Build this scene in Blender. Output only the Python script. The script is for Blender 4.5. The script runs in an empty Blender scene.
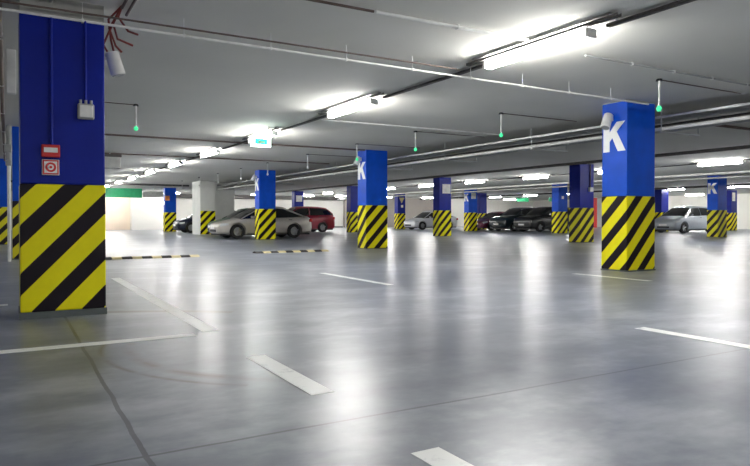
import bpy, bmesh, math, random
from mathutils import Vector, Matrix
random.seed(7)
PI = math.pi
S = bpy.context.scene
C = S.collection
H = 2.88            # slab height

# ------------------------------------------------------------------ materials
def nt(name):
    m = bpy.data.materials.new(name); m.use_nodes = True
    n = m.node_tree; b = n.nodes['Principled BSDF']
    return m, n, b
def ramp(n, stops):
    r = n.nodes.new('ShaderNodeValToRGB'); e = r.color_ramp.elements
    e[0].position, e[0].color = stops[0][0], (*stops[0][1], 1)
    e[1].position, e[1].color = stops[-1][0], (*stops[-1][1], 1)
    for p, c in stops[1:-1]:
        x = e.new(p); x.color = (*c, 1)
    return r
def mat(name, col, rough=.5, metal=0, vary=.12, scale=6, coat=0, bump=0, spec=.5):
    m, n, b = nt(name)
    t = n.nodes.new('ShaderNodeTexCoord'); z = n.nodes.new('ShaderNodeTexNoise')
    z.inputs['Scale'].default_value = scale; z.inputs['Detail'].default_value = 4
    n.links.new(t.outputs['Object'], z.inputs['Vector'])
    lo = tuple(max(0, c*(1-vary)) for c in col); hi = tuple(min(1, c*(1+vary)) for c in col)
    r = ramp(n, [(.3, lo), (.7, hi)])
    n.links.new(z.outputs['Fac'], r.inputs['Fac']); n.links.new(r.outputs['Color'], b.inputs['Base Color'])
    b.inputs['Roughness'].default_value = rough; b.inputs['Metallic'].default_value = metal
    b.inputs['Coat Weight'].default_value = coat; b.inputs['Specular IOR Level'].default_value = spec
    b.inputs['Coat Roughness'].default_value = .05
    if bump:
        bp = n.nodes.new('ShaderNodeBump'); bp.inputs['Strength'].default_value = bump; bp.inputs['Distance'].default_value = .01
        n.links.new(z.outputs['Fac'], bp.inputs['Height']); n.links.new(bp.outputs['Normal'], b.inputs['Normal'])
    return m
def emit(name, col, s):
    m, n, b = nt(name)
    b.inputs['Base Color'].default_value = (*[min(1, c) for c in col], 1)
    b.inputs['Emission Color'].default_value = (*col, 1); b.inputs['Emission Strength'].default_value = s
    return m
def mth(n, op, a, b=None, c=None):
    x = n.nodes.new('ShaderNodeMath'); x.operation = op
    for i, v in enumerate((a, b, c)):
        if v is None: continue
        if isinstance(v, (int, float)): x.inputs[i].default_value = v
        else: n.links.new(v, x.inputs[i])
    return x.outputs[0]
def mixc(n, f, a, b):
    x = n.nodes.new('ShaderNodeMix'); x.data_type = 'RGBA'
    for s, v in ((x.inputs['Factor'], f), (x.inputs['A'], a), (x.inputs['B'], b)):
        if isinstance(v, tuple): s.default_value = (*v, 1)
        elif isinstance(v, (int, float)): s.default_value = v
        else: n.links.new(v, s)
    return x.outputs['Result']
def noise(n, vec, scale, detail=4, rough=.5):
    z = n.nodes.new('ShaderNodeTexNoise'); z.inputs['Scale'].default_value = scale
    z.inputs['Detail'].default_value = detail; z.inputs['Roughness'].default_value = rough
    n.links.new(vec, z.inputs['Vector']); return z.outputs['Fac']
def maprange(n, v, a, b, c=0., d=1.):
    x = n.nodes.new('ShaderNodeMapRange')
    n.links.new(v, x.inputs['Value'])
    for k, w in (('From Min', a), ('From Max', b), ('To Min', c), ('To Max', d)): x.inputs[k].default_value = w
    return x.outputs['Result']

def floor_mat():
    m, n, b = nt('polished_concrete')
    t = n.nodes.new('ShaderNodeTexCoord'); P = t.outputs['Object']
    mp = n.nodes.new('ShaderNodeMapping'); mp.inputs['Rotation'].default_value = (0, 0, .5); mp.inputs['Scale'].default_value = (1, 1.9, 1)
    n.links.new(P, mp.inputs['Vector'])
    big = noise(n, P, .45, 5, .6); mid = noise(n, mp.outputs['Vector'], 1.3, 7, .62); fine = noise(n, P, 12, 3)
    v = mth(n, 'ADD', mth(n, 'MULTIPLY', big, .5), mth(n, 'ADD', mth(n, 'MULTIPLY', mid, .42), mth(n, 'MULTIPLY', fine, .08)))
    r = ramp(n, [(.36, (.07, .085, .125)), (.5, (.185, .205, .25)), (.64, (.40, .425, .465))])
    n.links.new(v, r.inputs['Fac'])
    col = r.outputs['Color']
    sep = n.nodes.new('ShaderNodeSeparateXYZ'); n.links.new(P, sep.inputs[0])
    X, Y = sep.outputs[0], sep.outputs[1]
    # saw-cut joints every bay
    wob = mth(n, 'MULTIPLY', mth(n, 'SUBTRACT', mid, .5), .03)
    jx = mth(n, 'ABSOLUTE', mth(n, 'SUBTRACT', mth(n, 'MODULO', mth(n, 'ADD', mth(n, 'ADD', X, wob), 45-.44), 9.0), 0.0))
    jy = mth(n, 'ABSOLUTE', mth(n, 'SUBTRACT', mth(n, 'MODULO', mth(n, 'ADD', mth(n, 'ADD', Y, wob), 45-2.5), 9.0), 0.0))
    j = mth(n, 'MAXIMUM', mth(n, 'LESS_THAN', jx, .022), mth(n, 'LESS_THAN', jy, .018))
    col = mixc(n, mth(n, 'MULTIPLY', mth(n, 'MULTIPLY', j, .7), maprange(n, big, .25, .5, .5, 1.)), col, (.04, .04, .045))
    # curved brown tyre stains
    stain = None
    for cx, cy, rad, w, ang0, ang1 in ((1.95, 4.4, 1.24, .07, -3.5, -2.0), (1.95, 4.45, 1.42, .03, -3.5, -2.2), (-.2, 3.6, 3.12, .10, .85, 1.35)):
        dx = mth(n, 'SUBTRACT', X, cx); dy = mth(n, 'SUBTRACT', Y, cy)
        rr = mth(n, 'SQRT', mth(n, 'ADD', mth(n, 'MULTIPLY', dx, dx), mth(n, 'MULTIPLY', dy, dy)))
        ring = maprange(n, mth(n, 'ABSOLUTE', mth(n, 'SUBTRACT', rr, rad)), w, 0.0)
        a = mth(n, 'ARCTAN2', dy, dx)
        if ang0 < -PI:
            ok = mth(n, 'MAXIMUM', mth(n, 'GREATER_THAN', a, ang0+2*PI), mth(n, 'LESS_THAN', a, ang1))
        else:
            ok = mth(n, 'MULTIPLY', mth(n, 'GREATER_THAN', a, ang0), mth(n, 'LESS_THAN', a, ang1))
        s = mth(n, 'MULTIPLY', mth(n, 'MULTIPLY', ring, ok), maprange(n, mid, .36, .5))
        stain = s if stain is None else mth(n, 'MAXIMUM', stain, s)
    col = mixc(n, mth(n, 'MULTIPLY', stain, .85), col, (.075, .05, .025))
    n.links.new(col, b.inputs['Base Color'])
    n.links.new(maprange(n, v, .38, .62, .28, .35), b.inputs['Roughness'])
    b.inputs['Specular IOR Level'].default_value = .8
    bp = n.nodes.new('ShaderNodeBump'); bp.inputs['Strength'].default_value = .004; bp.inputs['Distance'].default_value = .01
    n.links.new(noise(n, P, 7, 3), bp.inputs['Height']); n.links.new(bp.outputs['Normal'], b.inputs['Normal'])
    return m

def paint_line_mat():
    m, n, b = nt('worn_line_paint')
    t = n.nodes.new('ShaderNodeTexCoord'); P = t.outputs['Object']
    f = maprange(n, noise(n, P, 6, 8, .7), .25, .45)
    col = mixc(n, f, (.48, .49, .50), (.93, .94, .92))
    n.links.new(col, b.inputs['Base Color']); b.inputs['Roughness'].default_value = .38
    return m

def stripe_mat(name, yellow, black, phase):
    m, n, b = nt(name)
    t = n.nodes.new('ShaderNodeTexCoord'); P = t.outputs['Object']
    sep = n.nodes.new('ShaderNodeSeparateXYZ'); n.links.new(P, sep.inputs[0])
    u = mth(n, 'SUBTRACT', sep.outputs[0], sep.outputs[1])
    v = mth(n, 'SUBTRACT', sep.outputs[2], mth(n, 'MULTIPLY', u, 1.05))
    f = mth(n, 'FRACT', mth(n, 'DIVIDE', mth(n, 'ADD', v, 20+phase), .43))
    s = mth(n, 'LESS_THAN', f, .54)
    dirt = maprange(n, noise(n, P, 9, 6, .65), .3, .75, .0, .16)
    y2 = mixc(n, dirt, yellow, tuple(c*.55 for c in yellow))
    col = mixc(n, s, black, y2)
    n.links.new(col, b.inputs['Base Color']); b.inputs['Roughness'].default_value = .42; b.inputs['Specular IOR Level'].default_value = .2
    return m

M = {}
M['floor'] = floor_mat()
M['line'] = paint_line_mat()
M['ceiling'] = mat('painted_slab', (.74, .735, .68), .9, 0, .07, .35)
M['wall'] = mat('white_wall', (.86, .84, .79), .8, 0, .04, .8)
M['peach'] = mat('peach_wall', (.88, .74, .60), .8, 0, .05, .8)
M['grey_wall'] = mat('grey_wall', (.34, .31, .285), .8, 0, .05, .8)
M['white_pillar'] = mat('white_pillar_paint', (.74, .75, .72), .6, 0, .05, 2)
M['blue'] = mat('blue_gloss_paint', (.003, .085, .62), .45, 0, .12, 3, spec=.22)
M['navy'] = mat('underlit_blue_paint', (.003, .016, .29), .42, 0, .12, 3, spec=.22)  # pillar blue with weaker light put into the colour, as on the near left pillar
M['stripes'] = stripe_mat('hazard_stripes', (.93, .84, .01), (.010, .007, .012), 0.03)
M['stripes_c'] = stripe_mat('hazard_stripes_near', (.96, .87, .01), (.012, .008, .014), .235)
M['stripes_b'] = stripe_mat('hazard_stripes_shifted', (.82, .74, .03), (.018, .014, .02), .20)
M['plinth'] = mat('grey_green_plinth', (.10, .12, .12), .5)
M['concrete'] = mat('bare_concrete', (.45, .45, .42), .85)
M['steel'] = mat('galvanised_steel', (.50, .51, .52), .38, .7)
M['dark_steel'] = mat('dark_steel', (.075, .07, .068), .5, .4)
M['brown_pipe'] = mat('brown_conduit', (.12, .085, .07), .55)
M['grey_plastic'] = mat('grey_plastic', (.36, .37, .36), .5)
M['white_plastic'] = mat('white_plastic', (.80, .80, .78), .4)
M['white_pipe'] = mat('white_pipe', (.78, .78, .76), .4)
M['black'] = mat('black_plastic', (.02, .02, .022), .45)
M['red'] = mat('red_enamel', (.62, .03, .03), .4)
M['red_cable'] = mat('red_cable', (.20, .03, .02), .5)
M['green'] = mat('green_panel', (.02, .28, .12), .45)
M['sign_green'] = emit('lit_green', (.02, .75, .35), 1.5)
M['sign_white'] = emit('lit_sign_white', (.85, 1., .92), 5)
M['led'] = emit('green_led', (.04, .5, .2), .7)
M['tube'] = emit('fluorescent_tube', (1., .985, .95), 56)
M['letter'] = mat('white_letter_paint', (.95, .96, .96), .5, 0, .03)
M['yellow'] = mat('yellow_rubber', (.62, .54, .30), .6)
M['rubber'] = mat('black_rubber', (.03, .027, .025), .7)
M['orange'] = mat('orange_sign', (.75, .30, .08), .5)
# cars
M['tyre'] = mat('tyre_rubber', (.015, .015, .016), .75)
M['rim'] = mat('alloy', (.45, .46, .48), .3, .8)
M['glass'] = mat('dark_window_glass', (.012, .014, .016), .06, 0, .1, 2, .5)
M['lamp_glass'] = mat('headlamp_lens', (.75, .78, .8), .1, .2, .05, 9, .8)
M['tail_glass'] = mat('tail_lamp_lens', (.5, .02, .02), .15, 0, .05, 9, .8)
M['trim'] = mat('car_trim', (.02, .02, .022), .5)
M['plate'] = mat('number_plate', (.8, .8, .78), .4)
def paint(name, c, metal=.5): return mat(name, c, .3, metal, .02, 3, .35)
M['car_silver'] = paint('champagne_silver', (.52, .49, .45), .35)
M['car_bluegrey'] = paint('pale_silver', (.42, .46, .52), .35)
M['car_white'] = paint('white_paint', (.72, .73, .78), .1)
M['car_red'] = paint('crimson_paint', (.24, .008, .028), .2)
M['car_maroon'] = paint('maroon_paint', (.14, .02, .05), .2)
M['car_navy'] = paint('navy_paint', (.006, .009, .03), 0)
M['car_black'] = paint('black_paint', (.004, .005, .008), 0)
M['car_teal'] = paint('dark_teal_paint', (.007, .018, .026), 0)
M['car_green'] = paint('green_paint', (.012, .085, .045), .2)

# ------------------------------------------------------------------ mesh helpers
class MB:
    def __init__(s): s.b = bmesh.new()
    def box(s, x0, x1, y0, y1, z0, z1):
        v = [s.b.verts.new((x, y, z)) for z in (z0, z1) for x, y in ((x0, y0), (x1, y0), (x1, y1), (x0, y1))]
        for f in ((3, 2, 1, 0), (4, 5, 6, 7), (0, 1, 5, 4), (1, 2, 6, 5), (2, 3, 7, 6), (3, 0, 4, 7)):
            s.b.faces.new([v[i] for i in f])
        return s
    def tube(s, pts, r, seg=10):
        pts = [Vector(p) for p in pts]; rings = []
        for i, p in enumerate(pts):
            d = (pts[min(i+1, len(pts)-1)] - pts[max(i-1, 0)]).normalized()
            a = d.cross(Vector((0, 0, 1)) if abs(d.z) < .9 else Vector((1, 0, 0))).normalized(); c = d.cross(a)
            rr = r[i] if isinstance(r, (list, tuple)) else r
            rings.append([s.b.verts.new(p + (a*math.cos(2*PI*k/seg) + c*math.sin(2*PI*k/seg))*rr) for k in range(seg)])
        for A, B in zip(rings, rings[1:]):
            for k in range(seg): s.b.faces.new((A[k], A[(k+1) % seg], B[(k+1) % seg], B[k]))
        s.b.faces.new(rings[0][::-1]); s.b.faces.new(rings[-1]); return s
    def prism(s, poly, fn, t0, t1):
        """poly of (a,b); fn(a,b,t)->xyz"""
        A = [s.b.verts.new(fn(a, b, t0)) for a, b in poly]; B = [s.b.verts.new(fn(a, b, t1)) for a, b in poly]
        s.b.faces.new(A[::-1]); s.b.faces.new(B)
        for k in range(len(poly)):
            q = (k+1) % len(poly); s.b.faces.new((A[k], A[q], B[q], B[k]))
        return s
    def loft(s, rings):
        R = [[s.b.verts.new(p) for p in r] for r in rings]; N = len(R[0])
        for A, B in zip(R, R[1:]):
            for k in range(N): s.b.faces.new((A[k], A[(k+1) % N], B[(k+1) % N], B[k]))
        s.b.faces.new(R[0][::-1]); s.b.faces.new(R[-1]); return s
    def mesh(s, name, m, smooth=None):
        bmesh.ops.recalc_face_normals(s.b, faces=s.b.faces)
        me = bpy.data.meshes.new(name); s.b.to_mesh(me); s.b.free()
        me.materials.append(m)
        if smooth:
            for p in me.polygons: p.use_smooth = True
            me.set_sharp_from_angle(angle=math.radians(smooth))
        return me
    def build(s, name, m, parent=None, smooth=None, bevel=0, loc=None):
        o = bpy.data.objects.new(name, s.mesh(name, m, smooth)); C.objects.link(o)
        if parent: o.parent = parent
        if loc: o.location = loc
        if bevel:
            k = o.modifiers.new('bevel', 'BEVEL'); k.width = bevel; k.segments = 2; k.limit_method = 'ANGLE'
        return o
def tag(o, label, cat, group=None, kind=None):
    if label: o['label'] = label
    if cat: o['category'] = cat
    if group: o['group'] = group
    if kind: o['kind'] = kind
    return o
def empty(name, loc, label, cat, group=None, rz=0):
    o = bpy.data.objects.new(name, None); C.objects.link(o); o.empty_display_size = .1
    o.location = loc; o.rotation_euler.z = rz
    return tag(o, label, cat, group)
def struct(o, label=None):
    o['kind'] = 'structure'
    if label: o['label'] = label
    return o

# ------------------------------------------------------------------ setting
X0, X1, Y0, Y1 = -14, 52, -9, 54
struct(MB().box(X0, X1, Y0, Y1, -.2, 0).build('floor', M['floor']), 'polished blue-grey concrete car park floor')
struct(MB().box(X0, X1, Y0, Y1, H, H+.25).build('ceiling', M['ceiling']), 'painted off-white concrete slab ceiling')
struct(MB().box(X0, X1, Y1, Y1+.2, 0, H).build('wall_far', M['wall']), 'pale wall at the far end of the garage')
struct(MB().box(X1, X1+.2, Y0, Y1, 0, H).build('wall_right', M['wall']), 'pale wall far on the right behind parked cars')
struct(MB().box(X0-.2, X0, Y0, Y1, 0, H).build('wall_left', M['wall']), 'pale side wall on the left')
struct(MB().box(X0, X1, Y0-.2, Y0, 0, H).build('wall_back', M['wall']), 'pale wall behind the viewer')
struct(MB().box(5.2, 8.1, 51.4, 53.99, .001, H-.001).build('wall_alcove', M['peach']), 'peach coloured wall block at the far left')
struct(MB().box(8.12, 10.4, 50.6, 53.99, .001, H-.001).build('wall_jog', M['wall']), 'cream wall block beside the peach one')
struct(MB().box(27.7, 38.5, 53.7, 53.98, .001, H-.001).build('wall_panel', M['grey_wall']), 'grey beige stretch of the far wall')
struct(MB().box(10.6, 27.6, 53.2, 53.98, 2.56, H-.002).build('trim_1', M['dark_steel']), 'dark brown downstand along the top of the far wall')
struct(MB().box(10.6, 27.6, 53.9, 53.98, 0.001, .12).build('baseboard_far', M['plinth']))

# ------------------------------------------------------------------ pillars
KPOLY = [(0, 0), (.13, 0), (.13, .17), (.185, .235), (.30, 0), (.455, 0), (.275, .335), (.445, .5), (.275, .5), (.13, .33), (.13, .5), (0, .5)]
def k_letter(parent, size, y_right, z, col='letter'):
    """K on the -X face; y_right = local y of the letter's right edge (viewer's right = -Y)"""
    w = .455*size
    MB().prism([(a*size, b*size) for a, b in KPOLY], lambda a, b, t: (-.001-t, y_right + w - a, z + b), 0, .006).build('letter_k', M[col], parent)
def pillar(x, y, label, w=.72, dp=.52, top=H-.003, sh=1.27, blue='blue', stripes='stripes', k=False, pl=.02):
    r = empty('pillar', (x, y, 0), label, 'pillar', 'blue pillars with hazard striped bases')
    MB().box(0, w, 0, dp, sh, top).build('shaft', M[blue], r, bevel=.012)
    if top < H-.01: MB().box(0.004, w-.004, 0.004, dp-.004, top, H-.002).build('pillar_head', M['concrete'], r)
    MB().box(-.004, w+.004, -.004, dp+.004, pl, sh).build('striped_base', M[stripes], r, bevel=.012)
    MB().box(-.012, w+.012, -.012, dp+.012, .001, pl).build('plinth', M['plinth'], r)
    if k: k_letter(r, 1.0, .03, 2.03)
    return r
def sign_on(parent, name, x0, x1, z0, z1, m, y=-.006, t=.01):
    return MB().box(x0, x1, y-t, y, z0, z1).build(name, M[m], parent)

L1 = pillar(.10, 6.43, 'big dark blue pillar at the left, nearest of all, carrying fire alarm boxes', w=.695, top=2.72, blue='navy', stripes='stripes_c', sh=1.205, pl=.06)
# conduits that are painted over with the pillar
MB().tube([(.25, -.015, 1.53), (.25, -.015, 2.71)], .014).build('conduit', M['navy'], L1)
MB().tube([(.53, -.015, 1.97), (.53, -.015, 2.71)], .012).build('conduit', M['navy'], L1)
K1 = pillar(8.95, 7.10, 'bright blue pillar with a large white K, largest on the right', k=True, top=2.86)
K2 = pillar(9.0, 16.1, 'blue pillar with a white K at the centre of the photo', k=True)
K3 = pillar(8.95, 25.0, 'blue pillar standing in front of the silver car', k=True)
K5 = pillar(8.95, 43.0, 'small far blue pillar with an orange mark beside the dark navy car', w=.72)
sign_on(K5, 'orange_mark', -.0, .3, 2.05, 2.35, 'orange')
MB().box(-.02, -.004, .05, .45, 1.75, 2.0).build('white_mark', M['letter'], K5)
P = {}
P['L2'] = pillar(.10, 15.8, 'blue pillar mostly hidden behind the big left pillar, its left edge showing', stripes='stripes_b')
P['L3'] = pillar(-.70, 24.6, 'blue pillar at the extreme left edge of the photo', w=.78, stripes='stripes_b')
P['R1'] = pillar(18.0, 16.3, 'violet blue pillar with a switch box, just left of the large K pillar', stripes='stripes_b', blue='navy')
P['R2'] = pillar(18.15, 25.2, 'blue pillar with a white square sign in front of the white car', blue='navy')
P['R3'] = pillar(18.3, 34.7, 'dark blue pillar close behind the centre K pillar on its left', blue='navy')
P['R4'] = pillar(18.2, 43.3, 'small blue pillar with a pale sign between the silver and red cars', blue='navy')
P['S1'] = pillar(28.55, 17.65, 'blue pillar with a white K beside the pale silver people carrier', stripes='stripes_b', k=True)
P['S2'] = pillar(27.4, 26.4, 'blue pillar at the right end of the row of dark cars')
P['S3'] = pillar(27.0, 34.1, 'blue pillar with white marks beside the maroon car', k=True)
P['S4'] = pillar(27.3, 43.6, 'far small blue pillar with a yellow triangle sign', blue='navy')
P['T1'] = pillar(32.2, 39.3, 'dark blue pillar rising behind the maroon car', blue='navy')
P['T2'] = pillar(44.3, 26.4, 'small blue pillar with a white sign at the right edge of the photo', blue='navy')
P['T3'] = pillar(36.75, 26.5, 'dark blue pillar just behind the large K pillar on its right', blue='navy')
# marks on pillars
sign_on(P['R2'], 'square_sign', .18, .66, 2.10, 2.55, 'white_plastic')
sign_on(P['R4'], 'square_sign', .12, .6, 2.1, 2.55, 'white_plastic')
sign_on(P['S3'], 'square_sign', .2, .6, 2.2, 2.6, 'white_plastic')
sign_on(P['T2'], 'square_sign', .1, .45, 2.1, 2.7, 'white_plastic')
sign_on(P['S4'], 'white_disc_sign', .3, .5, 1.75, 1.95, 'white_plastic')
MB().prism([(.1, 2.55), (.62, 2.55), (.36, 2.08)], lambda a, b, t: (a, -.006-t, b), 0, .01).build('triangle_sign', M['yellow'], P['S4'])
sign_on(P['S2'], 'small_sign', .25, .42, 2.0, 2.16, 'white_plastic')
# near conduit and switch on R1
MB().tube([(.50, -.02, 2.0), (.50, -.02, 2.86)], .018).build('conduit', M['brown_pipe'], P['R1'])
MB().box(.42, .6, -.09, -.006, 1.86, 2.02).build('switch_box', M['white_plastic'], P['R1'], bevel=.01)

# white pier (K4)
r = empty('white_pier', (8.9, 34.0, 0), 'broad white pier with a hazard striped front, left of the silver car', 'pillar')
MB().box(0, .78, 0, 1.7, .001, H-.003).build('shaft', M['white_pillar'], r)
MB().box(.79, 2.1, .75, 1.7, .001, H-.003).build('side_wing', M['white_pillar'], r)
MB().box(.0, .80, -.02, -.001, .03, 1.28).build('striped_base', M['stripes'], r)

# ------------------------------------------------------------------ equipment on the big left pillar
bx = MB().box(-.07, .07, -.055, 0, -.07, .07).build('junction_box', M['grey_plastic'], None, bevel=.012, loc=(.63, 6.423, 1.875))
tag(bx, 'grey junction box with three cable glands on the big left pillar', 'junction box')
MB().box(-.055, .055, -.066, -.056, -.055, .055).build('cover', M['white_plastic'], bx, bevel=.006)
for dx in (-.045, 0, .045): MB().tube([(dx, -.03, .07), (dx, -.03, .105)], .012).build('cable_gland', M['grey_plastic'], bx)
cb = MB().box(-.075, .075, -.05, 0, -.055, .055).build('alarm_box', M['red'], None, bevel=.008, loc=(.34, 6.423, 1.50))
tag(cb, 'small red alarm sounder box above the call point sign on the big left pillar', 'alarm box')
MB().box(-.055, .055, -.058, -.051, -.015, .028).build('label_strip', M['white_plastic'], cb)
cs = MB().box(-.07, .07, -.02, 0, -.07, .07).build('call_point_sign', M['white_plastic'], None, bevel=.004, loc=(.34, 6.423, 1.355))
tag(cs, 'square white and red fire call point sign below the red alarm box', 'sign')
MB().box(-.064, .064, -.0235, -.021, -.064, .064).build('red_border', M['red'], cs)
MB().box(-.052, .052, -.026, -.024, -.052, .052).build('white_field', M['letter'], cs)
circ = [(math.cos(a*PI/10), math.sin(a*PI/10)) for a in range(20)]
q = MB().prism([(a*.044, b*.044) for a, b in circ], lambda a, b, t: (a, -.0265-t, b), 0, .003).build('red_disc', M['red'], cs)
MB().prism([(a*.026, b*.026) for a, b in circ], lambda a, b, t: (a, -.030-t, b), 0, .003).build('disc_centre', M['letter'], q)
MB().prism([(a*.012, b*.012) for a, b in circ], lambda a, b, t: (a, -.0335-t, b), 0, .003).build('disc_dot', M['red'], q)

def speaker(loc, tilt, label, s=1.0, side=1):
    r = empty('wall_speaker', loc, label, 'speaker')
    d = Vector(tilt).normalized(); c = Vector((side*.13*s, -.02, -.06*s))
    a = c - d*.13*s; b = c + d*.13*s
    MB().tube([a, a+d*.01, b-d*.01, b], [.066*s, .076*s, .08*s, .07*s], 20).build('housing', M['white_plastic'], r, smooth=40)
    MB().tube([b, b+d*.006], [.07*s, .066*s], 20).build('grille', M['grey_plastic'], r)
    MB().tube([(0, 0, 0), (side*.10*s, -.01, -.02)], .018*s).box(-.006 if side > 0 else -.012, .012 if side > 0 else .006, -.04, .04, -.05, .05).build('bracket', M['white_plastic'], r)
    return r
speaker((.80, 6.62, 2.44), (.3, .0, -1), 'white cylindrical speaker on the right side of the big left pillar', .85)
speaker((8.94, 7.42, 2.60), (-.5, -.1, -1), 'white cylindrical speaker above the K on the large right pillar', 1.0, -1)
speaker((8.99, 16.4, 2.62), (-.5, -.1, -1), 'small white speaker above the K on the centre pillar', 1.0, -1)
speaker((8.94, 25.3, 2.60), (-.5, -.1, -1), 'small white speaker on the pillar by the silver car', 1.0, -1)
cab = MB()
for i, (e, f) in enumerate((((.92, 6.45, 2.80), (1.12, 6.60, 2.70)), ((.88, 6.5, 2.75), (1.08, 6.65, 2.60)), ((.84, 6.5, 2.78), (.90, 6.62, 2.52)), ((.86, 6.5, 2.70), (.84, 6.6, 2.50)), ((.85, 6.52, 2.70), (.97, 6.6, 2.51)))):
    mid = (Vector(e)+Vector(f))/2 + Vector((-.05*(i % 2), .0, -.05))
    cab.tube([(.93, 6.3, 2.862), e, mid, f], .011, 6)
tag(cab.build('loose_cables', M['red_cable']), 'tangle of loose red brown cables above the speaker by the left pillar', 'cables')

# ------------------------------------------------------------------ ceiling conduits
def conduit(name, pts, r, m, label, clips=None, cat='pipe', clipm='white_plastic'):
    o = tag(MB().tube(pts, r, 8).build(name, M[m], smooth=50), label, cat)
    if clips:
        A, B = Vector(pts[0]), Vector(pts[-1]); n = max(1, int((B-A).length/clips)); d = (B-A).normalized()
        for i in range(1, n):
            p = A + (B-A)*i/n; h = Vector((.009 if abs(d.x) > .5 else r+.006, .009 if abs(d.y) > .5 else r+.006, 0))
            MB().box(p.x-h.x, p.x+h.x, p.y-h.y, p.y+h.y, p.z-r-.005, p.z+r+.005).box(p.x-.003, p.x+.003, p.y-.003, p.y+.003, p.z+r, H-.001).build('pipe_clip', M[clipm], o)
    return o
zc = H-.035
conduit('ceiling_conduit', [(-4, 6.28, 2.70), (8.9, 6.66, 2.72)], .013, 'white_pipe', 'long thin white conduit clipped across the ceiling in front of the big left pillar', .9)
conduit('ceiling_conduit', [(-4, 6.23, 2.735), (4.9, 6.43, 2.77)], .010, 'brown_pipe', 'thin brown conduit running beside the long white ceiling conduit')
conduit('ceiling_conduit', [(-1, 5.22, zc), (3.0, 5.22, zc)], .014, 'brown_pipe', 'brown ceiling conduit at the top edge of the photo')
conduit('ceiling_conduit', [(3.02, 5.22, zc), (4.95, 5.22, zc)], .018, 'white_pipe', 'white ceiling conduit ending near the largest lamp', .9)
conduit('ceiling_conduit', [(6.0, 5.36, zc), (10.2, 5.36, zc)], .013, 'grey_plastic', 'grey ceiling conduit between the largest lamp and the pipe bundle', .7)
conduit('ceiling_conduit', [(5.4, 11.45, zc), (10.0, 11.45, zc)], .016, 'white_pipe', 'white ceiling conduit crossing behind the second lamp')
conduit('ceiling_conduit', [(.9, 16.0, zc), (8.9, 16.0, zc)], .022, 'brown_pipe', 'brown ceiling pipe leading to the centre K pillar')
conduit('ceiling_conduit', [(1.0, 20.6, zc), (10, 20.6, zc)], .02, 'brown_pipe', 'far brown ceiling pipe crossing beyond the centre K pillar')
conduit('ceiling_conduit', [(.35, .5, zc), (.35, 6.42, zc)], .018, 'grey_plastic', 'grey conduit coming over the ceiling to the big left pillar')
conduit('ceiling_conduit', [(.93, .5, zc), (.93, 6.3, zc)], .014, 'brown_pipe', 'left of two brown conduits above the white speaker')
conduit('ceiling_conduit', [(1.0, .5, zc), (1.0, 6.5, zc)], .014, 'brown_pipe', 'right of two brown conduits above the white speaker')
conduit('ceiling_conduit', [(-.06, 5.0, zc-.03), (-.06, 24.5, zc-.03)], .03, 'brown_pipe', 'brown ceiling pipe running away at the left edge', 2.5)
conduit('ceiling_conduit', [(12.4, 8.0, zc), (24, 8.0, zc)], .03, 'brown_pipe', 'dark brown ceiling pipe beyond the pipe bundle at the right edge')
conduit('ceiling_conduit', [(17.1, 6, zc-.05), (17.1, 50, zc-.05)], .05, 'dark_steel', 'long dark pipe running under the ceiling past the violet blue pillar')
conduit('ceiling_conduit', [(25.1, 2, 2.72), (25.1, 50, 2.72)], .05, 'white_pipe', 'upper pale pipe running beyond the second lamp row', 6)
conduit('ceiling_conduit', [(25.1, 2, 2.54), (25.1, 50, 2.54)], .04, 'steel', 'lower steel pipe running beyond the second lamp row')
conduit('ceiling_conduit', [(33.8, 8, 2.66), (33.8, 50, 2.66)], .06, 'dark_steel', 'far dark pipe running over the row of dark cars', 6)
conduit('ceiling_conduit', [(-12, 36.0, 2.70), (8.8, 36.0, 2.70)], .05, 'dark_steel', 'dark cross pipe far away left of the white pier', 5)
# left edge: boxes and drop pipe
tag(MB().box(.0, .1, 8.6, 8.7, 2.36, H-.001).build('fixture_box', M['white_plastic'], bevel=.01), 'white box hanging from the ceiling at the left edge of the big left pillar', 'box')
o = tag(MB().tube([(.035, 15.2, .0012), (.035, 15.2, 2.1)], .035).build('drop_pipe', M['white_pipe'], smooth=50), 'white vertical drop pipe at the far left edge', 'pipe')
MB().tube([(.035, 15.2, 2.1), (.035, 15.2, 2.82)], .05).build('upper_sleeve', M['grey_plastic'], o)
MB().box(-.045, .095, 15.13, 15.27, 2.25, 2.42).build('valve_body', M['grey_plastic'], o, bevel=.02)
MB().box(-.025, .085, 15.14, 15.26, 1.98, 2.1).build('valve_body', M['grey_plastic'], o, bevel=.02)

# ------------------------------------------------------------------ pipe bundle right of the K row
yA, yB = 1.0, 34.7
def bundle(name, x, z, r, m, label, cat='pipe', box=None):
    if box: o = MB().box(x, x+box[0], yA, yB, z, z+box[1]).build(name, M[m])
    else: o = MB().tube([(x, yA, z), (x, yB, z)], r, 12).build(name, M[m], smooth=50)
    return tag(o, label, cat)
bundle('service_pipe', 10.05, 2.475, .035, 'white_pipe', 'lowest pipe of the bundle, white and thin')
bundle('service_pipe', 10.35, 2.53, .05, 'dark_steel', 'dark pipe beside the white one in the bundle')
bundle('service_pipe', 10.62, 2.55, .06, 'steel', 'thick silver pipe in the middle of the bundle')
bundle('cable_tray', 10.0, 2.66, 0, 'steel', 'flat steel cable tray on top of the pipe bundle', 'cable tray', (.34, .04))
bundle('service_pipe', 10.55, 2.70, .035, 'steel', 'upper thin steel pipe of the bundle')
bundle('cable_tray', 10.75, 2.58, 0, 'dark_steel', 'dark cable tray at the rear of the pipe bundle', 'cable tray', (.24, .09))
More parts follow.
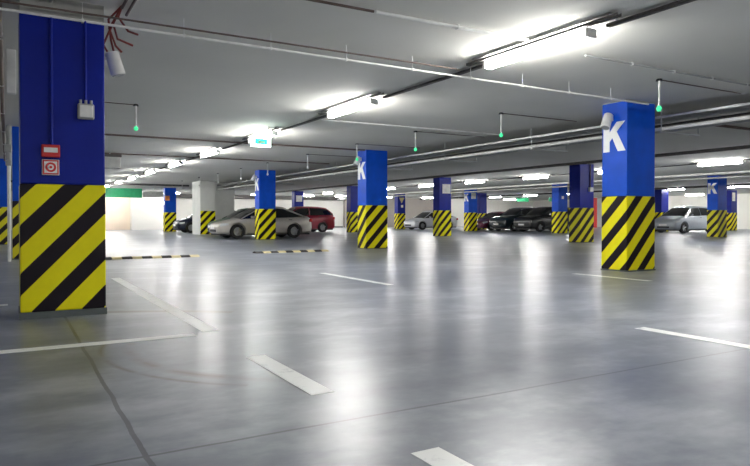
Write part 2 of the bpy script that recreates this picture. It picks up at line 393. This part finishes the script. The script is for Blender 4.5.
y = 7.2; i = 0; ords = ['first', 'second', 'third', 'fourth', 'fifth', 'sixth', 'seventh', 'eighth', 'ninth', 'tenth', 'eleventh', 'twelfth', 'thirteenth', 'fourteenth', 'fifteenth', 'sixteenth', 'seventeenth']
while y < 34:
    o = MB().box(9.95, 11.05, y-.02, y+.02, 2.405, 2.436).build('pipe_hanger', M['steel'])
    tag(o, f'steel trapeze hanger under the pipe bundle, {ords[i]} from the right', 'pipe hanger', 'hangers of the pipe bundle')
    for xx in (9.975, 11.03): MB().tube([(xx, y, 2.43), (xx, y, H-.001)], .008, 6).build('threaded_rod', M['steel'], o)
    y += 3.2; i += 1

# ------------------------------------------------------------------ cable tray above the lane and lamps
def tray(x, y0, y1, ys, label, step=.2, zt=2.82):
    """lamps sit beside one channel; the channel between two lamps runs a hand's width to the side"""
    o = empty('cable_tray', (x, 0, zt), label, 'cable tray')
    def seg(xo, a, b):
        MB().box(xo-.03, xo+.03, a, b, 0, .006).box(xo-.03, xo-.025, a, b, .006, .03).box(xo+.025, xo+.03, a, b, .006, .03).build('channel', M['dark_steel'], o)
        MB().box(xo-.01, xo+.01, a+.1, a+.12, .007, H-zt-.001).build('hanger', M['steel'], o)
        MB().box(xo-.01, xo+.01, b-.12, b-.1, .007, H-zt-.001).build('hanger', M['steel'], o)
    e = y0
    for yy in ys:
        seg(step/2, e, yy-.95); seg(-step/2, yy-1.25, yy+1.05); e = yy+.75
    seg(step/2, e, y1)
    return o
def lamp(x, y, label, group, L=1.6, rz=0):
    z = 2.765
    r = empty('tube_light', (x, y, z), label, 'ceiling light', group, rz)
    MB().box(-.045, .045, -L/2, L/2, .052, .075).build('batten', M['white_plastic'], r)
    pr = [(-.05, .05), (-.065, .02), (-.05, -.015), (-.02, -.03), (.02, -.03), (.05, -.015), (.065, .02), (.05, .05)]
    MB().prism(pr, lambda a, b, t: (a, t, b), -L/2+.04, L/2-.04).build('diffuser', M['tube'], r, smooth=50)
    for s in (-1, 1):
        MB().box(-.066, .066, s*L/2-.04, s*L/2, -.03, .06).build('end_cap', M['white_plastic'], r)
    MB().box(-.04, .04, -.04, .04, .075, H-z-.001).build('ceiling_mount', M['steel'], r)
    return r
rows = ((5.15, -5, 45, [5.35-4.42*2+4.42*k for k in range(12)], 'over the open driving lane', 'tube lights over the lane'),
        (21.3, 2, 48, [4.26+4.42*k for k in range(10)], 'in the row beyond the pipe bundle', 'tube lights in the middle row'),
        (38.0, 4, 50, [8.8+4.42*k for k in range(9)], 'in the farthest lamp row', 'tube lights in the farthest row'))
for x, a, b, ys, where, g in rows:
    tray(x, a, b, ys, 'slim cable tray hung ' + where + ', carrying the tube lights')
    for i, yy in enumerate(ys):
        if x < 6 and i < 1: pass
        n = i-1 if x < 6 else i
        if x < 6 and yy < 5:
            lb = 'white tube light above the lane just outside the right of the frame' if i == 1 else 'white tube light above the lane behind the viewer'
        else:
            k = i-2 if x < 30 else i-3
            lb = f'tube light {where}, {ords[k]} from the right' if k >= 0 else f'tube light {where}, {ords[-k-1]} past the right edge'
        lamp(x, yy, lb, g)

# unseen row added left of the left pillars keeps the bays there lit
tray(-8.0, 8, 48, (14.1, 23, 32, 41), 'added unseen cable tray over the bays left of the big left pillar')
for k, yy in enumerate((14.1, 23, 32, 41)):
    lamp(-8.0, yy, f'added tube light over bays left of the big pillar, {ords[k]} from the viewer', 'added tube lights left of the pillars')

for k, xx in enumerate((6.6, 10.6, 14.2, 17.8, 21.8, 25.4, 29.6, 34.5, 39.5, 44.5)):  # lamp row added to brighten the far wall
    lamp(xx, 49.6, f'added tube light along the far wall, {ords[k]} from the left', 'added tube lights along the far wall', rz=PI/2)
lamp(.3, -4.5, 'added tube light behind the viewer brightening the big left pillar', 'added tube lights behind the viewer')  # unseen lamp added to brighten the near left pillar
lamp(-2.6, -1.2, 'added unseen tube light left of the viewer over the near bays', 'added tube lights behind the viewer')  # second unseen lamp added to lift the near left side
for k, yy in enumerate((14., 20., 26., 32., 38.)):  # lamps added to brighten the area by the right wall
    lamp(48.6, yy, f'added tube light along the far right wall, {ords[k]} from its near end', 'added tube lights along the right wall')

# exit sign and other hung boxes
r = empty('exit_sign', (4.70, 13.0, 2.42), 'small lit green exit sign hung by the third lane light', 'exit sign')
MB().box(-.22, .22, 0, .05, 0, .22).build('housing', M['sign_white'], r, bevel=.006)
f = MB().box(-.14, .14, -.004, -.001, .05, .17).build('green_face', M['sign_green'], r)
MB().prism([(-.09, .10), (-.02, .145), (-.02, .12), (.08, .12), (.08, .08), (-.02, .08), (-.02, .055)], lambda a, b, t: (a, -.005-t, b), 0, .002).build('arrow', M['letter'], f)
for s in (-.18, .18): MB().tube([(s, .025, .22), (s, .025, H-2.421)], .006, 6).build('rod', M['steel'], r)
r = empty('hanging_heater', (2.4, 20.3, 2.38), 'grey box unit hung from the ceiling just right of the big left pillar', 'unit')
MB().box(0, .55, 0, .4, 0, .34).build('housing', M['grey_plastic'], r, bevel=.02)
MB().box(-.02, .57, -.02, .42, .34, .42).build('dark_cap', M['dark_steel'], r)
MB().tube([(.27, .2, .42), (.27, .2, H-2.381)], .02).build('rod', M['steel'], r)

# far green boards
def board(x0, x1, y, z0, z1, label, m='green'):
    r = empty('direction_board', ((x0+x1)/2, y, z0), label, 'sign')
    w = (x1-x0)/2
    MB().box(-w, w, 0, .06, 0, z1-z0).build('panel', M[m], r)
    if z1 < H-.02:
        for s in (-.8, 0, .8): MB().tube([(s*w, .03, z1-z0), (s*w, .03, H-z0-.001)], .012, 6).build('rod', M['steel'], r)
    return r
g = board(3.6, 7.4, 42.3, 2.18, 2.76, 'long green board hung at the far left beside the big pillar')
board(7.45, 8.7, 42.3, 2.22, 2.6, 'short grey board continuing the long green board', 'grey_plastic')
board(37.6, 39.0, 41.0, 2.3, 2.64, 'wider green sign above the row of dark cars')
board(40.0, 40.7, 39.6, 2.3, 2.64, 'narrow green sign above the row of dark cars')
o = empty('wall_notice', (10.9, 53.0, 1.1), 'white notice panel with a red dot at the far left', 'notice')
MB().box(-.5, .5, 0, .06, 0, 1.55).build('panel', M['letter'], o)
MB().prism([(a*.12, b*.12) for a, b in circ], lambda a, b, t: (a, -.001-t, b+.8), 0, .01).build('red_dot', M['red'], o)
for s in (-.4, .4): MB().box(s-.03, s+.03, .0, .05, -1.099, -.001).build('post', M['grey_plastic'], o)
o = empty('red_column', (47.6, 41.6, 0), 'slim red column seen between the violet pillar and the large K pillar', 'column')
MB().box(-.33, .33, -.25, .25, .001, H-.1).build('shaft', M['red'], o); MB().box(-.36, .36, -.28, .28, H-.1, H-.002).build('cap', M['white_plastic'], o)

# ------------------------------------------------------------------ parking bay indicators
def indicator(x, y, label, ln=.44, cable=True, side=2.0, green=True):
    r = empty('bay_indicator', (x, y, H-ln), label, 'bay indicator light', 'hanging bay indicators')
    MB().tube([(0, 0, ln-.03), (0, 0, ln-.001)], [.05, .035], 12).build('ceiling_mount', M['black'], r)
    MB().tube([(0, 0, .06), (0, 0, ln-.03)], .014, 8).build('stem', M['white_plastic'], r)
    MB().tube([(0, 0, -.02), (0, 0, .02), (0, 0, .06)], [.022, .04, .016], 12).build('lamp_head', M['led' if green else 'white_plastic'], r, smooth=40)
    if cable: MB().tube([(.03 if side > 0 else -.03, 0, ln-.012), (side, 0, ln-.012)], .008, 6).build('cable', M['brown_pipe'], r)
near = ['left of the large K pillar top, rightmost of the row', 'hanging between the centre and large K pillars', 'hanging just right of the centre K pillar',
        'at the left edge of the centre K pillar', 'hanging first left of the centre K pillar', 'hanging in front of the pillar by the silver car',
        'hanging just left of the pillar by the silver car', 'hanging above the white pier', 'hanging beyond the white pier', 'farthest of the row']
near[0] = 'above the right side of the large K pillar'
for i, yy in enumerate((5.85, 9.2, 12.1, 14.9, 18.1, 21.6, 24.6, 27.8, 31.0, 34.4)):
    indicator(8.05, yy, 'white bay indicator ' + near[i] + (' with green lamp' if i < 4 else ''), cable=i < 5, green=i < 4)
indicator(1.95, 11.7, 'green bay indicator hanging alone to the right of the big left pillar', side=-1.6)

# ------------------------------------------------------------------ floor lines, bumps
def line(x0, x1, y0, y1, label):
    tag(MB().box(x0, x1, y0, y1, .0005, .0025).build('parking_line', M['line']), label, 'floor marking')
line(-3.0, 1.25, 4.88, 5.0, 'long white floor line running left below the big pillar')
line(1.33, 1.46, 2.95, 3.97, 'bold white dash in the lower middle of the floor')
line(1.33, 1.46, 5.02, 10.2, 'worn white line running from the cross line towards the far left')
line(1.33, 1.46, .95, 2.03, 'white dash cut by the bottom edge of the photo')
line(4.42, 4.54, 1.9, 3.43, 'white dash at the right edge of the floor')
line(4.40, 4.51, 7.3, 9.45, 'white dash in the middle distance below the centre pillar')
line(7.88, 8.0, 5.9, 7.3, 'faint short line in front of the large K pillar')
line(-3.5, .0, 7.55, 7.67, 'short line at the left edge behind the big pillar')
def bump(x0, x1, y, label):
    r = empty('speed_bump', (x0, y, 0), label, 'speed bump', 'speed bumps across the lane')
    n = 10; w = (x1-x0)/n
    prof = [(-.16, .001), (.16, .001), (.10, .035), (0, .05), (-.10, .035)]
    for i in range(n):
        MB().prism(prof, lambda a, b, t: (t, a, b), i*w+.004, (i+1)*w-.004).build('bump_segment', M['rubber' if i % 2 == 0 else 'yellow'], r)
bump(1.75, 3.85, 14.9, 'left striped speed bump on the lane beside the big pillar')
bump(5.45, 7.5, 15.6, 'right striped speed bump on the lane before the centre pillar')

# ------------------------------------------------------------------ cars
def interp(t, x):
    for (a, *u), (b, *v) in zip(t, t[1:]):
        if x <= b:
            f = (x-a)/(b-a) if b > a else 0; f = max(0, f)
            return [p+(q-p)*f for p, q in zip(u, v)]
    return list(t[-1][1:])
def car(name, x, yc, label, col, L=4.35, Wd=1.76, Hh=1.42, kind='sedan', rz=0):
    r = empty(name, (x, yc, 0), label, 'car', None, rz)
    hw = Wd/2; s = L/4.35; hs = Hh/1.42
    if kind == 'sedan':
        low = [(0, .50, .58, .34), (.04, .60, .68, .24), (.14, .68, .77, .20), (.5, .76, .85, .18), (1.0, .87, .87, .18), (1.2, .90, .88, .18), (2.2, .92, .88, .18),
               (3.3, .96, .88, .18), (3.8, .99, .86, .2), (4.15, .98, .80, .22), (4.30, .86, .73, .26), (4.35, .60, .66, .34)]
        roof = [(.98, .86), (1.35, 1.10), (1.75, 1.32), (2.05, 1.40), (2.5, 1.42), (2.95, 1.38), (3.3, 1.27), (3.65, 1.11), (3.92, .97)]
        rt = (1.72, 3.12); bp = 2.5
    elif kind == 'hatch':
        low = [(0, .50, .60, .34), (.04, .62, .70, .24), (.14, .72, .79, .20), (.5, .82, .86, .18), (.9, .91, .88, .18), (1.2, .94, .88, .18), (2.2, .95, .88, .18),
               (3.3, .98, .88, .18), (3.9, 1.0, .86, .2), (4.22, .98, .82, .22), (4.33, .84, .78, .26), (4.35, .60, .72, .34)]
        roof = [(.85, .88), (1.3, 1.15), (1.7, 1.36), (2.0, 1.41), (2.6, 1.42), (3.3, 1.40), (3.75, 1.35), (4.0, 1.22), (4.25, .97)]
        rt = (1.66, 3.86); bp = 2.5
    else:   # suv
        low = [(0, .58, .68, .36), (.04, .72, .76, .28), (.12, .82, .82, .24), (.5, .89, .88, .24), (1.0, .95, .89, .24), (1.2, .97, .89, .24), (2.2, .98, .89, .24),
               (3.3, 1.0, .89, .24), (3.9, 1.01, .88, .24), (4.25, 1.0, .85, .26), (4.33, .9, .82, .3), (4.35, .64, .78, .36)]
        roof = [(1.0, .92), (1.35, 1.18), (1.65, 1.36), (2.0, 1.42), (2.6, 1.43), (3.4, 1.42), (3.95, 1.38), (4.12, 1.22), (4.27, .99)]
        rt = (1.62, 4.0); bp = 2.45
    low = [(a*s, t*hs, w*hw/.88, b) for a, t, w, b in low]; roof = [(a*s, b*hs) for a, b in roof]; rt = (rt[0]*s, rt[1]*s); bp *= s
    def ring(x_, zt, w, zb):
        h = zt-zb
        half = [(w*.84, zb), (w*.965, zb+.07), (w*.985, zb+.22*h), (w, zb+.45*h), (w*.992, zb+.68*h), (w*.962, zb+.88*h), (w*.90, zb+.965*h), (w*.78, zt+.0), (w*.35, zt+.018)]
        return [(x_, y_, z_) for y_, z_ in half] + [(x_, -y_, z_) for y_, z_ in half[::-1]]
    xs = sorted(set([a for a, *_ in low] + [L*k/22 for k in range(1, 22)]))
    b = MB().loft([ring(a, *interp(low, a)) for a in xs])
    body = b.build('body', M[col], r, smooth=38)
    # wheel arches cut out
    ax = (.83*s, .83*s + 2.60*s); R = .315
    cut = MB()
    for a in ax:
        for sd in (-1, 1): cut.tube([(a, sd*(hw-.26), R+.01), (a, sd*(hw+.1), R+.01)], R+.055, 28)
    co = cut.build('cut', M['trim'], r)
    mo = body.modifiers.new('b', 'BOOLEAN'); mo.operation = 'DIFFERENCE'; mo.solver = 'EXACT'; mo.object = co
    bpy.context.view_layer.update()
    dg = bpy.context.evaluated_depsgraph_get(); dg.update()
    me = bpy.data.meshes.new_from_object(body.evaluated_get(dg)); body.modifiers.clear(); body.data = me
    bpy.data.objects.remove(co)
    # greenhouse
    def gring(a, grow=0, cutz=None):
        zr = interp(roof, a)[0]; zb = interp(low, a)[0] - .03; w = interp(low, a)[1]*.915
        zb = min(zb, zr-.02); k = (zr-zb)*.36; wr = w-k
        half = [(w, zb), (w-k*.5, (zb+zr)/2), (wr, zr-.05*min(1, (zr-zb)/.2)), (wr-.07, zr), (wr*.4, zr+.02)]
        return [(a, y_+grow, z_) for y_, z_ in half] + [(a, -y_-grow, z_) for y_, z_ in half[::-1]]
    gx = sorted(set([a for a, _ in roof] + [roof[0][0]+(roof[-1][0]-roof[0][0])*k/14 for k in range(1, 14)]))
    MB().loft([gring(a) for a in gx]).build('windows', M['glass'], r, smooth=30)
    rx = sorted(set([rt[0], rt[1]] + [a for a, _ in roof if rt[0] < a < rt[1]] + [rt[0]+(rt[1]-rt[0])*k/6 for k in range(1, 6)]))
    def rring(a):
        g_ = gring(a); A, B2, D = g_[2], g_[3], g_[4]
        half = [(A[1]-.02, A[2]-.02), (A[1]+.014, A[2]-.03), (A[1]+.010, A[2]+.006), (B2[1], B2[2]+.012), (D[1], D[2]+.012)]
        return [(a, p, q_) for p, q_ in half] + [(a, -p, q_) for p, q_ in half[::-1]]
    MB().loft([rring(a) for a in rx]).build('roof', M[col], r, smooth=40)
    for sd in (1, -1):
        fr = MB()
        def sp(a, lvl):
            g_ = gring(a); p = Vector(g_[lvl]); return (p.x, sd*(p.y+.002), p.z)
        fr.tube([sp(roof[0][0]+.02, 2), sp(roof[1][0], 2), sp(rt[0]+.02, 2)], .026, 6)
        fr.tube([sp(bp, 0), sp(bp, 1), sp(bp, 2)], .028, 6)
        fr.tube([sp(rt[1]-.02, 2), sp((rt[1]+roof[-1][0])/2, 2), sp(roof[-1][0]-.04, 2)], .04, 6)
        fr.build('window_frame', M[col], r)
        MB().box(-.09, .07, -.06, .06, -.05, .055).build('side_mirror', M[col], r, bevel=.03, loc=(roof[1][0]+.12*s, sd*(hw+.055), interp(low, roof[1][0])[0]+.03))
        for dxx in (bp-.13*s, bp+.72*s):
            MB().box(-.08, .08, -.012, .012, -.012, .012).build('door_handle', M['trim'], r, loc=(dxx, sd*(hw+.002), interp(low, dxx)[0]*.86))
        w0 = interp(low, .14*s)[1]
        MB().loft([[(.045*s-.01, sd*(w0*.60), .50*hs), (.045*s-.01, sd*(w0*.60), .60*hs), (.045*s+.03, sd*(w0*.60), .62*hs)],
                   [(.12*s-.02, sd*(w0*.98), .53*hs), (.12*s-.02, sd*(w0*.98), .645*hs), (.16*s+.02, sd*(w0*.94), .675*hs)],
                   [(.42*s, sd*(hw*.975), .60*hs), (.42*s, sd*(hw*.965), .66*hs), (.44*s, sd*(hw*.93), .68*hs)]]).build('headlight', M['lamp_glass'], r, smooth=50)
        MB().box(L-.17*s, L-.02, min(sd*.80*hw, sd*.93*hw), max(sd*.80*hw, sd*.93*hw), .72*hs, .86*hs).build('tail_light', M['tail_glass'], r, bevel=.02)
        for a in ax:
            prof = [(.19, -.10), (.27, -.11), (.305, -.095), (R, -.06), (R, .06), (.305, .095), (.27, .11), (.19, .10)]
            rr_ = [[(q_*math.cos(t), w_, q_*math.sin(t)) for q_, w_ in prof] for t in [2*PI*k/28 for k in range(28)]]
            m_ = MB(); R_ = [[m_.b.verts.new(p) for p in g_] for g_ in rr_]
            for k in range(28):
                A, B3 = R_[k], R_[(k+1) % 28]
                for j_ in range(8): m_.b.faces.new((A[j_], A[(j_+1) % 8], B3[(j_+1) % 8], B3[j_]))
            wh = m_.build('wheel', M['tyre'], r, smooth=40, loc=(a, sd*(hw-.125), R+.001))
            rm = MB().tube([(0, sd*.02, 0), (0, sd*.075, 0)], [.06, .05], 12)
            rm.tube([(0, sd*-.05, 0), (0, sd*.0, 0)], .195, 24)
            for k in range(5):
                t = 2*PI*k/5+.3
                rm.tube([(0, sd*.06, 0), (.195*math.cos(t), sd*.08, .195*math.sin(t))], [.035, .028], 6)
            rm.build('rim', M['rim'], wh)
    MB().box(-.025, .03, -.40, .40, .30, .40).build('grille', M['trim'], r, bevel=.01)
    MB().box(-.04, -.026, -.26, .26, .42, .53).build('number_plate', M['plate'], r)
    MB().box(L+.002, L+.014, -.26, .26, .62*hs, .73*hs).build('number_plate', M['plate'], r)
    MB().box(.10, L-.12, -hw*.80, hw*.80, .15, .22).build('underbody', M['trim'], r)
    return r
car('silver_sedan', 7.75, 27.5, 'champagne silver saloon parked behind the third K pillar', 'car_silver', 4.38, 1.76, 1.42, 'sedan')
car('hatchback', 8.5, 30.6, 'green car whose bonnet and dark windscreen show behind the silver saloon', 'car_green', 4.0, 1.7, 1.38, 'hatch')
car('hatchback', 8.75, 39.3, 'dark navy car half hidden behind the white pier', 'car_navy', 4.1, 1.72, 1.42, 'hatch')
car('hatchback', 13.85, 37.0, 'crimson red hatchback behind the tail of the silver saloon', 'car_red', 4.15, 1.72, 1.6, 'hatch')
car('hatchback', 26.6, 41.0, 'white car passing behind the pillar with the white square sign', 'car_white', 4.2, 1.74, 1.46, 'sedan')
car('hatchback', 29.4, 36.3, 'maroon car with a white number plate between two blue pillars', 'car_maroon', 4.1, 1.72, 1.36, 'sedan')
car('estate_car', 28.9, 33.5, 'dark teal estate car, left of the two dark cars in the middle', 'car_teal', 4.4, 1.78, 1.6, 'suv')
car('estate_car', 28.9, 31.05, 'black estate car, right of the two dark cars, beside a blue pillar', 'car_black', 4.4, 1.8, 1.62, 'suv')
car('people_carrier', 34.0, 24.4, 'pale silver people carrier at the right between two K pillars', 'car_bluegrey', 4.3, 1.75, 1.6, 'hatch')
car('hatchback', 35.4, 29.0, 'dark car peeking out behind the large K pillar', 'car_black', 4.2, 1.74, 1.5, 'hatch')

# ------------------------------------------------------------------ world, camera
w = bpy.data.worlds.new('world'); S.world = w; w.use_nodes = True
w.node_tree.nodes['Background'].inputs[0].default_value = (.5, .52, .55, 1); w.node_tree.nodes['Background'].inputs[1].default_value = .05
cd = bpy.data.cameras.new('camera'); co = bpy.data.objects.new('camera', cd); C.objects.link(co); S.camera = co
cd.sensor_width = 36; cd.lens = 637/750*36; cd.clip_end = 300
pitch = math.radians(.6); px = math.tan(pitch)*637
cd.shift_y = -(15-px)/750
co.location = (0, 0, .9); co.rotation_euler = (PI/2-pitch, 0, -math.radians(30))
v = S.view_settings; v.view_transform = 'Standard'; v.look = 'None'; v.gamma = 1; v.exposure = 1.25; v.use_curve_mapping = False
